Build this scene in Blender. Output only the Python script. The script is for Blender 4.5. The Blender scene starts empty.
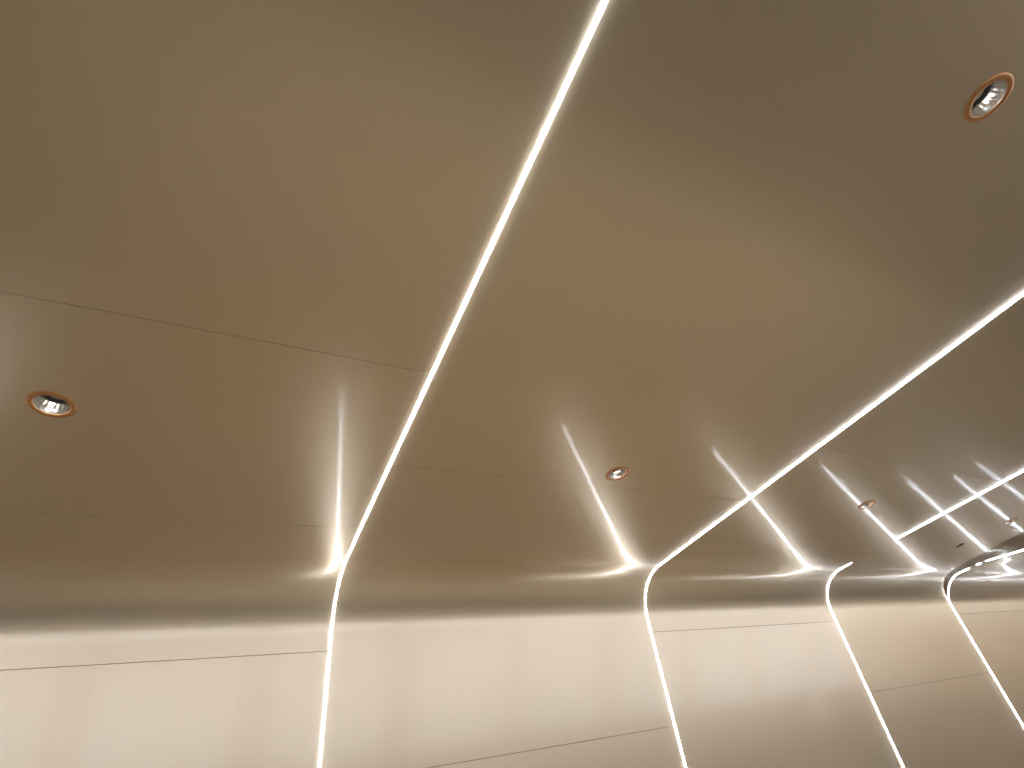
import bpy, bmesh, math, random
import numpy as np
from mathutils import Matrix, Vector

random.seed(4)
C = bpy.context.scene.collection
SC = bpy.context.scene

# ------------------------------------------------------------------ camera, world, exposure
CAMH = 1.5                      # eye height; the ceiling is one metre above it
F_PX, YAW, PIT, ROL = 483.4, -0.6124, 0.7405, -0.2505


def make_camera():
    cp, sp, cy, sy = math.cos(PIT), math.sin(PIT), math.cos(YAW), math.sin(YAW)
    fw = Vector((-sy * cp, cy * cp, sp))
    rt = Vector((cy, sy, 0.0))
    up = Vector((sy * sp, -cy * sp, cp))
    cr, sr = math.cos(ROL), math.sin(ROL)
    r2 = cr * rt + sr * up
    u2 = -sr * rt + cr * up
    cd = bpy.data.cameras.new('camera')
    cd.sensor_fit = 'HORIZONTAL'
    cd.sensor_width = 36.0
    cd.lens = F_PX * 36.0 / 1024.0
    cd.clip_start = 0.02
    co = bpy.data.objects.new('camera', cd)
    C.objects.link(co)
    m = Matrix((r2, u2, -fw)).transposed().to_4x4()
    m.translation = Vector((0, 0, CAMH))
    co.matrix_world = m
    SC.camera = co


make_camera()

LED = 27.0                       # radiance of the lit diffusers
LED_COL = (0.82, 0.89, 1.0)
SPOT_W = 70.0                    # each ceiling downlight
FILL_W = 0.008  # added lamp inside each visible reflector
SPOT_COL = (1.0, 0.95, 0.80)
DAY = 2.35                      # outside light through the unseen open side, added to brighten the wall

w = bpy.data.worlds.new('world')
SC.world = w
w.use_nodes = True
bgn = w.node_tree.nodes['Background']
bgn.inputs['Color'].default_value = (0.86, 0.89, 1.0, 1)
bgn.inputs['Strength'].default_value = DAY

SC.view_settings.view_transform = 'Standard'
SC.view_settings.look = 'None'
SC.view_settings.gamma = 1.0
SC.view_settings.use_curve_mapping = False
SC.view_settings.exposure = 0.0


# ------------------------------------------------------------------ materials
def mat(name, col, rough=0.5, metal=0.0, **kw):
    m = bpy.data.materials.new(name)
    m.use_nodes = True
    b = m.node_tree.nodes['Principled BSDF']
    b.inputs['Base Color'].default_value = (*col, 1)
    b.inputs['Roughness'].default_value = rough
    b.inputs['Metallic'].default_value = metal
    for k, v in kw.items():
        b.inputs[k].default_value = v
    return m


def noise_bump(m, scale, strength, dist):
    nt = m.node_tree
    b = nt.nodes['Principled BSDF']
    tc = nt.nodes.new('ShaderNodeTexCoord')
    n = nt.nodes.new('ShaderNodeTexNoise')
    n.inputs['Scale'].default_value = scale
    n.inputs['Detail'].default_value = 1.0
    bp = nt.nodes.new('ShaderNodeBump')
    bp.inputs['Strength'].default_value = strength
    bp.inputs['Distance'].default_value = dist
    nt.links.new(tc.outputs['Object'], n.inputs['Vector'])
    nt.links.new(n.outputs['Fac'], bp.inputs['Height'])
    nt.links.new(bp.outputs['Normal'], b.inputs['Normal'])


def noise_tint(m, scale, c1, c2):
    nt = m.node_tree
    b = nt.nodes['Principled BSDF']
    tc = nt.nodes.new('ShaderNodeTexCoord')
    n = nt.nodes.new('ShaderNodeTexNoise')
    n.inputs['Scale'].default_value = scale
    n.inputs['Detail'].default_value = 3.0
    r = nt.nodes.new('ShaderNodeValToRGB')
    r.color_ramp.elements[0].position = 0.35
    r.color_ramp.elements[0].color = (*c1, 1)
    r.color_ramp.elements[1].position = 0.65
    r.color_ramp.elements[1].color = (*c2, 1)
    nt.links.new(tc.outputs['Object'], n.inputs['Vector'])
    nt.links.new(n.outputs['Fac'], r.inputs['Fac'])
    nt.links.new(r.outputs['Color'], b.inputs['Base Color'])


PAINT = mat('beige_lacquer', (0.60, 0.50, 0.37), 0.33, 0.72, **{'Coat Weight': 0.7, 'Coat Roughness': 0.085, 'Coat IOR': 1.5})
noise_tint(PAINT, 1.3, (0.735, 0.605, 0.435), (0.745, 0.615, 0.445))
RIB = mat('dark_lacquer', (0.34, 0.25, 0.16), 0.34, 0.65, **{'Coat Weight': 0.4, 'Coat Roughness': 0.12})  # rib coating, darker than the panels
FLOOR = mat('floor_stone', (0.14, 0.12, 0.086), 0.5)
noise_tint(FLOOR, 2.0, (0.33, 0.295, 0.22), (0.365, 0.33, 0.245))
BOUNCE_DIM = mat('bounce_dimming_brown', (0.16, 0.142, 0.11), 0.9)  # for the added floor strip that dims bounce to the ceiling
noise_bump(BOUNCE_DIM, 300.0, 0.5, 0.004)
SHELL = mat('dark_shell', (0.05, 0.045, 0.04), 0.8)
CHAN = mat('channel_aluminium', (0.55, 0.52, 0.48), 0.4, 0.8)
UNLIT = mat('unlit_diffuser', (0.42, 0.34, 0.24), 0.35)
DIFF = mat('lit_diffuser', (0.9, 0.9, 0.9), 0.4)
_b = DIFF.node_tree.nodes['Principled BSDF']
_b.inputs['Emission Color'].default_value = (*LED_COL, 1)
_b.inputs['Emission Strength'].default_value = LED
COPPER = mat('copper_ring', (0.62, 0.30, 0.12), 0.38, 0.55)
CHROME = mat('chrome_reflector', (0.92, 0.92, 0.90), 0.22, 1.0)
BLACK = mat('black_baffle', (0.012, 0.012, 0.012), 0.5)
LENS = mat('lens_glass', (0.42, 0.38, 0.32), 0.25)
DARK = mat('dark_bronze', (0.10, 0.07, 0.045), 0.5)


# ------------------------------------------------------------------ helpers
def link(name, me, parent=None, m=None):
    o = bpy.data.objects.new(name, me)
    C.objects.link(o)
    if parent is not None:
        o.parent = parent
    if m is not None and me is not None:
        me.materials.append(m)
    return o


def from_bm(name, bm, m, parent=None, smooth=False):
    me = bpy.data.meshes.new(name)
    bm.normal_update()
    bm.to_mesh(me)
    bm.free()
    if smooth:
        for p in me.polygons:
            p.use_smooth = True
    return link(name, me, parent, m)


def grid_mesh(name, rows, m, parent=None, smooth=True):
    """rows: list of equally long lists of points"""
    bm = bmesh.new()
    V = [[bm.verts.new(p) for p in r] for r in rows]
    for i in range(len(V) - 1):
        for j in range(len(V[0]) - 1):
            bm.faces.new((V[i][j], V[i][j + 1], V[i + 1][j + 1], V[i + 1][j]))
    return from_bm(name, bm, m, parent, smooth)


def structure(o):
    o['kind'] = 'structure'
    return o


# ------------------------------------------------------------------ cross section of the passage
ZC = CAMH + 1.0                 # ceiling
YK = 2.299                      # where ceiling plane and wall plane meet
LEAN = 0.153                    # wall leans: y grows by this per metre downwards
YMID = -0.229                   # middle of the passage
RC = 0.25                      # cove radius
SPAN = 1.787


def X(k):
    return 0.38 + SPAN * (k - 1)


TH = math.pi / 2 - math.atan(LEAN)      # turning angle of the cove
TL = RC * math.tan(TH / 2)
Y_COVE = YK - TL                        # the ceiling leaves its plane here
LW = math.hypot(1, LEAN)


def prof(u):
    """arclength coordinate: u<=Y_COVE is the ceiling's y; then the cove; then the wall. Returns (y, z, normal_y, normal_z) - normal into the room"""
    if u <= Y_COVE:
        return (u, ZC, 0.0, -1.0)
    a = (u - Y_COVE) / RC
    if a <= TH:
        return (Y_COVE + RC * math.sin(a), ZC - RC + RC * math.cos(a), -math.sin(a), -math.cos(a))
    s = (u - Y_COVE - RC * TH + TL) / LW
    n = Vector((-1.0, -LEAN)).normalized()
    return (YK + LEAN * s, ZC - s, n.x, n.y)


U_WALL0 = Y_COVE + RC * TH


def u_wall(s):
    return U_WALL0 + s * LW - TL


U_FLOOR = u_wall(ZC)


def samples(u0, u1):
    us = [u0]
    if u0 < Y_COVE < u1:
        us.append(Y_COVE)
    n = 20
    for i in range(1, n + 1):
        v = Y_COVE + RC * TH * i / n
        if u0 < v < u1:
            us.append(v)
    for v in (0.0, 0.5, 1.0, 1.4, 1.6, 1.7, 1.8, 1.85, 1.9, 1.95, 2.0, 2.05):
        if u0 < v < min(u1, Y_COVE):
            us.append(v)
    us.append(u1)
    return sorted(set(us))


# beyond the fourth strip the lining steps down a little towards the room
def inset(u):
    if u <= 1.87:
        return min(0.012 + (1.87 - u) * 0.13, 0.09)
    if u <= Y_COVE + RC * TH * 0.6:
        return 0.012
    e = u_wall(0.17)
    if u >= e:
        return 0.0
    a = Y_COVE + RC * TH * 0.6
    return 0.012 * (e - u) / (e - a)


def x_rib(u):
    """where the step's slope starts, left of the fourth strip"""
    end = X(4) - STRIP_HALF - 0.0002
    if u <= 2.03:
        return max(5.56 - (2.03 - u) * 0.27, 5.2)
    e = u_wall(0.17)
    if u >= e:
        return end
    return 5.56 + (end - 5.56) * (u - 2.03) / (e - 2.03)


def pt(x, u, d=0.0, mirror=False):
    y, z, ny, nz = prof(u)
    y += ny * d
    z += nz * d
    if mirror:
        y = 2 * YMID - y
    return Vector((x, y, z))


# ------------------------------------------------------------------ lining panels
GAP = 0.0007
BEV = 0.0004
STRIP_HALF = 0.0052
DL_HOLE = 0.040
DOWN = [(-0.507, 1.262), (1.295, 1.270), (1.307, -0.229), (3.094, 1.283), (4.907, 1.281)]
DOWN_OUT = [(-0.48, -0.229), (3.094, -0.229), (4.907, -0.229), (-2.27, 1.27), (-2.27, -0.229), (6.69, 1.27), (6.69, -0.229),
            (-0.48, -1.729), (1.30, -1.729), (3.094, -1.729), (4.907, -1.729), (8.47, -0.229), (-4.05, -0.229)]


def curved_panel(name, parent, xa, xb, u0, u1, ins=0, mirror=False, nx=2):
    """bent panel with turned-back edges; xa/xb numbers or functions of u"""
    fa = xa if callable(xa) else (lambda u: xa)
    fb = xb if callable(xb) else (lambda u: xb)
    us = samples(u0, u1)
    rows = []
    first = True

    def row(u, d, e):
        dd = (inset(u) if ins == 1 else 0.0)
        a, b = fa(u), fb(u)
        r = [pt(a, u, dd - 0.012, mirror), pt(a, u, dd - BEV - d, mirror)]
        for i in range(nx + 1):
            r.append(pt(a + BEV + (b - a - 2 * BEV) * i / nx, u, dd - d, mirror))
        r += [pt(b, u, dd - BEV - d, mirror), pt(b, u, dd - 0.012, mirror)]
        return r
    rows.append(row(us[0], 0.012, 0))
    rows.append(row(us[0], BEV, 0))
    rows.append(row(us[0] + BEV, 0, 0))
    for u in us[1:-1]:
        if us[0] + BEV * 1.5 < u < us[-1] - BEV * 1.5:
            rows.append(row(u, 0, 0))
    rows.append(row(us[-1] - BEV, 0, 0))
    rows.append(row(us[-1], BEV, 0))
    rows.append(row(us[-1], 0.012, 0))
    if not mirror:
        rows = [list(r) for r in rows]
    else:
        rows = [list(reversed(r)) for r in rows]
    o = grid_mesh(name, rows, PAINT, parent, True)
    me = o.data
    bm = bmesh.new()
    bm.from_mesh(me)
    bm.normal_update()
    for e in bm.edges:
        if len(e.link_faces) == 2 and e.calc_face_angle() > math.radians(25):
            e.smooth = False
    bm.to_mesh(me)
    bm.free()
    return o


def flat_panel(name, parent, outline, holes):
    """flat ceiling panel, turned-up edges, round cut-outs"""
    bm = bmesh.new()

    def ring(pts, z):
        return [bm.verts.new((p[0], p[1], z)) for p in pts]
    n = len(outline)
    cx = sum(p[0] for p in outline) / n
    cy = sum(p[1] for p in outline) / n
    inner = [(p[0] - math.copysign(BEV, p[0] - cx), p[1] - math.copysign(BEV, p[1] - cy)) for p in outline]
    r0 = ring(inner, ZC)
    r1 = ring(outline, ZC + BEV)
    r2 = ring(outline, ZC + 0.012)
    edges = []
    for i in range(n):
        j = (i + 1) % n
        edges.append(bm.edges.new((r0[i], r0[j])))
        bm.faces.new((r0[i], r0[j], r1[j], r1[i]))
        bm.faces.new((r1[i], r1[j], r2[j], r2[i]))
    for hx, hy in holes:
        c = [(hx + DL_HOLE * math.cos(t * math.pi / 24), hy + DL_HOLE * math.sin(t * math.pi / 24)) for t in range(48)]
        h0 = ring(c, ZC)
        h1 = ring(c, ZC + 0.012)
        for i in range(48):
            j = (i + 1) % 48
            edges.append(bm.edges.new((h0[i], h0[j])))
            bm.faces.new((h0[j], h0[i], h1[i], h1[j]))
    bmesh.ops.triangle_fill(bm, use_beauty=True, use_dissolve=False, edges=edges)
    bm.normal_update()
    for f in bm.faces:
        if abs(f.normal.z) > 0.95 and f.normal.z > 0:
            f.normal_flip()
    return from_bm(name, bm, PAINT, parent)


ceiling = structure(link('ceiling', None))
ceiling.location = (0, 0, 0)
wall_back = structure(link('wall_back', None))
wall_front = structure(link('wall_front', None))

PIER = 0.16
YL = 2 * YMID - 1.806            # ceiling seams on the camera's side of the passage
for b in range(-2, 8):
    even = b % 2 == 0
    xa, xb = X(b) + STRIP_HALF, X(b + 1) - STRIP_HALF
    last = 1.806 if even else 2.061
    seams = [last] + ([0.914, -0.06, -0.952] if even else [1.368, -0.421, -1.315]) + [YL]
    ins = 1 if b >= 4 else 0
    for i in range(len(seams) - 1):
        y1, y0 = seams[i] - GAP, seams[i + 1] + GAP
        if ins:
            curved_panel('ceiling_panel', ceiling, xa, xb, y0, y1, ins)
        else:
            if b == 3:
                ys = [y0, (y0 + y1) / 2, y1]
                ol = [(xa, y0), (x_rib(y0) - GAP, y0)]
                if y0 < 0.697 < y1:
                    ol.append((x_rib(0.697) - GAP, 0.697))
                if y0 < 2.03 < y1:
                    ol.append((x_rib(2.03) - GAP, 2.03))
                ol += [(x_rib(y1) - GAP, y1), (xa, y1)]
            else:
                ol = [(xa, y0), (xb, y0), (xb, y1), (xa, y1)]
            hs = [p for p in DOWN + DOWN_OUT if xa < p[0] < xb and y0 < p[1] < y1]
            flat_panel('ceiling_panel', ceiling, ol, hs)
    ws = u_wall(0.2817 if even else 0.7252)
    ws2 = ws + 0.894 * LW
    xe = (lambda u: x_rib(u) - 0.0005) if b == 3 else xb
    curved_panel('cove_panel', wall_back, xa, xe, last + GAP, ws - GAP, ins)
    curved_panel('wall_panel', wall_back, xa, xb, ws + GAP, ws2 - GAP, ins)
    curved_panel('wall_panel', wall_back, xa, xb, ws2 + GAP, U_FLOOR, ins)
    curved_panel('cove_panel', wall_front, xa, xb, 1.806 + GAP, u_wall(0.2817) - GAP, ins, True)
    # unseen camera's side: opened between piers below the cove to brighten the wall
    for pa, pb in ([(xa, xa + PIER), (xb - PIER, xb)] if b < 8 else [(xa, xb)]):
        curved_panel('unseen_pier_panel', wall_front, pa, pb, u_wall(0.2817) + GAP, U_FLOOR, ins, True)

# the sloping rib that leads down to the fourth strip
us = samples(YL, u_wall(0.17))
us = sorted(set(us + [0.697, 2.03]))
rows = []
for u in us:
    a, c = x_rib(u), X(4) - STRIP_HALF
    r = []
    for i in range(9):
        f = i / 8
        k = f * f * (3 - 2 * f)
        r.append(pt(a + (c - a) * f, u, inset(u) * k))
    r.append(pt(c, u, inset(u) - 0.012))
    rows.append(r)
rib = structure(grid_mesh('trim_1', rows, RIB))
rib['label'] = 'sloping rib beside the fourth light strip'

# unseen low wall between the piers, added to keep daylight off the floor
bm = bmesh.new()
yp = 2 * YMID - (YK + LEAN * (ZC - 0.9))
for b in range(-2, 8):
    r = bmesh.ops.create_cube(bm, size=1.0)
    for v in r['verts']:
        v.co = Vector((X(b) + STRIP_HALF + PIER + (v.co.x + 0.5) * (SPAN - 2 * STRIP_HALF - 2 * PIER), yp - 0.12 + v.co.y * 0.16, (v.co.z + 0.5) * 0.9))
from_bm('daylight_block', bm, PAINT, wall_front)

# dark shell behind the lining, floor, ends
bm = bmesh.new()
x0, x1 = X(-2) - 0.02, X(8) + 0.02
us = [YL] + samples(Y_COVE - 0.001, U_FLOOR)
V0, V1 = [], []
us_f = [YL] + samples(Y_COVE - 0.001, u_wall(0.2817))
ring = [pt(0, u_wall(0.2817), -0.012, True)] + [pt(0, u, -0.10, True) for u in reversed(us_f)] + [pt(0, u, -0.10) for u in us]
for p in ring:
    V0.append(bm.verts.new((x0, p.y, p.z)))
    V1.append(bm.verts.new((x1, p.y, p.z)))
for i in range(len(ring) - 1):
    bm.faces.new((V0[i], V0[i + 1], V1[i + 1], V1[i]))
sh = structure(from_bm('ceiling_backing', bm, SHELL, ceiling))

YF = YK + LEAN * ZC


def box(bm, a, b):
    r = bmesh.ops.create_cube(bm, size=1.0)
    for v in r['verts']:
        v.co = Vector(((a[i] + b[i]) / 2 + v.co[i] * (b[i] - a[i]) for i in range(3)))


bm = bmesh.new()
box(bm, (x0, 2 * YMID - YF - 0.12, -0.1), (x1, YF + 0.12, 0.0))
fl = structure(from_bm('floor', bm, FLOOR))
bm = bmesh.new()
box(bm, (x0 + 0.3, -1.3, 0.0), (x1 - 0.3, 0.62, 0.012))
from_bm('bounce_dimming_strip', bm, BOUNCE_DIM, fl)  # unseen strip added to darken the ceiling edge near the cove
bm = bmesh.new()
box(bm, (x0 - 0.1, 2 * YMID - YF - 0.12, 0), (x0, YF + 0.12, ZC + 0.11))
structure(from_bm('wall_left', bm, PAINT))
bm = bmesh.new()
yw0, yw1 = 2 * YMID - YF - 0.12, YF + 0.12
box(bm, (x1, yw0, 0), (x1 + 0.1, yw1, ZC + 0.11))
structure(from_bm('wall_right', bm, PAINT))


# ------------------------------------------------------------------ light strips
def sweep(name, x, u0, u1, mirror, m, parent, half=0.0034, high=0.005, taper=0.0, ins=False, dx=0.0, cap=True):
    us = samples(u0, u1)
    sec = [(-half, -0.004), (-half, high * 0.6), (-half * 0.6, high * 0.9), (0, high), (half * 0.6, high * 0.9), (half, high * 0.6), (half, -0.004)]
    bm = bmesh.new()
    R = []
    for u in us:
        d = inset(u) if ins else 0.0
        k = 1.0 if not taper else min(1.0, 0.2 + 0.8 * (u - u0) / taper)
        R.append([bm.verts.new(pt(x + dx + sx * k, u, d + h * k, mirror)) for sx, h in sec])
    for i in range(len(R) - 1):
        for j in range(len(sec)):
            k = (j + 1) % len(sec)
            bm.faces.new((R[i][j], R[i][k], R[i + 1][k], R[i + 1][j]))
    bm.faces.new(R[0])
    bm.faces.new(list(reversed(R[-1])))
    bmesh.ops.recalc_face_normals(bm, faces=bm.faces)
    return from_bm(name, bm, m, parent)


def channel(x, ins, parent, send):
    h = STRIP_HALF - 0.0006
    sec = [(-h, -0.001), (-h, -0.03), (h, -0.03), (h, -0.001), (h - 0.0015, -0.001), (h - 0.0015, -0.006), (-h + 0.0015, -0.006), (-h + 0.0015, -0.001)]
    us = samples(YMID, send)
    bm = bmesh.new()
    R = []
    for mir, seq in ((True, list(reversed(us[1:]))), (False, us)):
        for u in seq:
            d = inset(u) if ins else 0.0
            R.append([bm.verts.new(pt(x + sx, u, d + z, mir)) for sx, z in sec])
    for i in range(len(R) - 1):
        for j in range(len(sec)):
            k = (j + 1) % len(sec)
            bm.faces.new((R[i][j], R[i][k], R[i + 1][k], R[i + 1][j]))
    bm.faces.new(R[0])
    bm.faces.new(list(reversed(R[-1])))
    bmesh.ops.recalc_face_normals(bm, faces=bm.faces)
    return from_bm('channel', bm, CHAN, parent)


LABELS = {
    0: 'white light strip just outside the left edge, seen only as a glow in the ceiling',
    1: 'brightest white light strip, crossing the whole ceiling and dropping down the wall on the left',
    2: 'white light strip running unbroken from the right edge round the middle cove bend',
    3: 'white light strip with an unlit gap between its ceiling run and its cove bend',
    4: 'white light strip beside the dark sloping rib, nearest the right edge on the wall',
}
SEND = {5: 1.42, 6: 1.70, 7: 2.2}
for k in range(-1, 8):
    e = bpy.data.objects.new('light_strip', None)
    C.objects.link(e)
    e.location = (X(k), YMID, ZC)
    e['category'] = 'light strip'
    e['group'] = 'light strips arching over the passage'
    e['label'] = LABELS.get(k, 'white light strip farther along the passage, beyond the edge of the picture')
    ins = k >= 4
    send = u_wall(SEND.get(k, 1.42))
    parts = []
    if k == 3:
        runs = [('ceiling_diffuser', YMID, 1.637, DIFF, {}), ('unlit_diffuser', 1.637, 1.985, UNLIT, dict(high=-0.0005)),
                ('corner_diffuser', 1.985, U_WALL0 + 0.05, DIFF, dict(taper=0.09)), ('wall_diffuser', U_WALL0 + 0.05, send, DIFF, {})]
    elif k == 4:
        runs = [('ceiling_diffuser', YMID, 1.86, DIFF, {}), ('ceiling_diffuser', 1.905, 1.94, DIFF, {}),
                ('corner_diffuser', 2.005, U_WALL0 + 0.05, DIFF, {}), ('wall_diffuser', U_WALL0 + 0.05, send, DIFF, {})]
    elif k == 1:
        runs = [('ceiling_diffuser', YMID, 1.914, DIFF, {}), ('corner_diffuser', 1.914, 2.19, DIFF, dict(half=0.0026, dx=0.0024)),
                ('wall_diffuser', 2.19, send, DIFF, {})]
    else:
        runs = [('ceiling_diffuser', YMID, 2.02, DIFF, {}), ('corner_diffuser', 2.02, U_WALL0 + 0.05, DIFF, {}),
                ('wall_diffuser', U_WALL0 + 0.05, send, DIFF, {})]
    for nm, a, c, m, kw in runs:
        parts.append(sweep(nm, X(k), a, c, False, m, e, ins=ins, **kw))
    parts.append(sweep('ceiling_diffuser', X(k), YMID, 2.02, True, DIFF, e, ins=ins))
    parts.append(sweep('corner_diffuser', X(k), 2.02, U_WALL0 + 0.05, True, DIFF, e, ins=ins))
    parts.append(sweep('wall_diffuser', X(k), U_WALL0 + 0.05, send, True, DIFF, e, ins=ins))
    parts.append(channel(X(k), ins, e, send))
    for p in parts:
        p.matrix_parent_inverse = Matrix.Translation(e.location).inverted()
        if p.name.startswith('unlit'):
            p['label'] = 'unlit stretch of the strip'


# ------------------------------------------------------------------ recessed downlights
def lathe(name, prof_, m, parent, seg=48, flute=0, smooth=True):
    """prof_: (radius, height above the ceiling face)"""
    bm = bmesh.new()
    R = []
    for (r, z, fl) in prof_:
        ring_ = []
        for i in range(seg):
            a = 2 * math.pi * i / seg
            rr = r
            if flute and fl:
                rr = r * (1.0 - 0.035 * fl * (0.5 + 0.5 * math.cos(a * flute)))
            ring_.append(bm.verts.new((rr * math.cos(a), rr * math.sin(a), z)))
        R.append(ring_)
    for i in range(len(R) - 1):
        for j in range(seg):
            k = (j + 1) % seg
            bm.faces.new((R[i][j], R[i][k], R[i + 1][k], R[i + 1][j]))
    return from_bm(name, bm, m, parent, smooth)


def make_downlight(x, y, label):
    e = bpy.data.objects.new('downlight', None)
    C.objects.link(e)
    e.location = (x, y, ZC)
    e['category'] = 'downlight'
    e['group'] = 'recessed downlights in the ceiling'
    e['label'] = label
    lathe('trim_ring', [(0.0400, 0.006, 0), (0.0372, 0.003, 0), (0.0366, -0.0015, 0), (0.0376, -0.0035, 0), (0.046, -0.0032, 0), (0.0505, -0.0015, 0), (0.0510, -0.0002, 0)], COPPER, e)
    lathe('reflector', [(0.0366, -0.001, 0), (0.0360, 0.002, 0), (0.0330, 0.009, .8), (0.0290, 0.017, 1), (0.0262, 0.023, .25), (0.0248, 0.026, 0)], CHROME, e, seg=128, flute=16)
    lathe('baffle', [(0.0252, 0.0255, 0), (0.0240, 0.026, 0), (0.0225, 0.030, 0), (0.0205, 0.037, 0)], BLACK, e)
    bm = bmesh.new()
    bmesh.ops.create_circle(bm, cap_ends=True, segments=32, radius=0.0212)
    for v in bm.verts:
        v.co.z = 0.0362
    bmesh.ops.reverse_faces(bm, faces=bm.faces)
    from_bm('lens', bm, LENS, e)
    bm = bmesh.new()
    bmesh.ops.create_cone(bm, cap_ends=True, segments=32, radius1=0.036, radius2=0.030, depth=0.04)
    for v in bm.verts:
        v.co.z += 0.060
    from_bm('lamp_housing', bm, SHELL, e)
    lamp(x, y)
    return e


def lamp(x, y):
    # the beam, leaving below the reflector, and an added point lamp that brightens its inside
    if (y > 1 and x > -1) or (y > -1 and x > 4):  # farther middle row is lit as an addition, to brighten the floor there
        ld = bpy.data.lights.new('downlight_beam', 'SPOT')
        ld.energy = SPOT_W
        ld.color = SPOT_COL
        ld.spot_size = math.radians(105)
        ld.spot_blend = 0.8
        ld.shadow_soft_size = 0.012
        lo = bpy.data.objects.new('downlight_beam', ld)
        C.objects.link(lo)
        lo.location = (x, y, ZC + 0.018)
    if (x, y) in DOWN:
        ld = bpy.data.lights.new('reflector_fill', 'POINT')
        ld.energy = FILL_W
        ld.color = (1.0, 0.95, 0.9)
        ld.shadow_soft_size = 0.008
        lo = bpy.data.objects.new('reflector_fill', ld)
        C.objects.link(lo)
        lo.location = (x, y, ZC + 0.016)


DL_LABELS = [
    'copper ringed chrome downlight alone in the ceiling bay at the left edge',
    'copper ringed downlight beside the reflected streak between first and second light strips',
    'copper ringed chrome downlight high in the upper right corner of the ceiling',
    'small downlight crossed by a reflected streak between second and third light strips',
    'tiny far downlight near the right edge between third and fourth light strips',
]
proto = None
for (x, y), lb in zip(DOWN, DL_LABELS):
    if proto is None:
        proto = make_downlight(x, y, lb)
        continue
    r = proto.copy()
    C.objects.link(r)
    r.location = (x, y, ZC)
    r['label'] = lb
    for ch in list(proto.children):
        c = ch.copy()
        C.objects.link(c)
        c.parent = r
    lamp(x, y)
for x, y in DOWN_OUT:
    r = proto.copy()
    C.objects.link(r)
    dz = inset(y) if x > X(4) else 0.0
    r.location = (x, y, ZC - dz)
    r['label'] = 'copper ringed downlight farther along the passage, outside the picture'
    for ch in list(proto.children):
        c = ch.copy()
        C.objects.link(c)
        c.parent = r
    lamp(x, y)

# small dark slotted sensor between the third and fourth strips
bm = bmesh.new()
bmesh.ops.create_uvsphere(bm, u_segments=24, v_segments=12, radius=1.0)
for v in bm.verts:
    v.co = Vector((v.co.x * 0.014, v.co.y * 0.034, v.co.z * 0.006))
s = from_bm('ceiling_sensor', bm, DARK, None, True)
s.location = (4.892, 1.65, ZC - 0.002)
s.rotation_euler = (0, 0, math.radians(-8))
s['label'] = 'tiny dark oval sensor on the ceiling between third and fourth strips'
s['category'] = 'sensor'
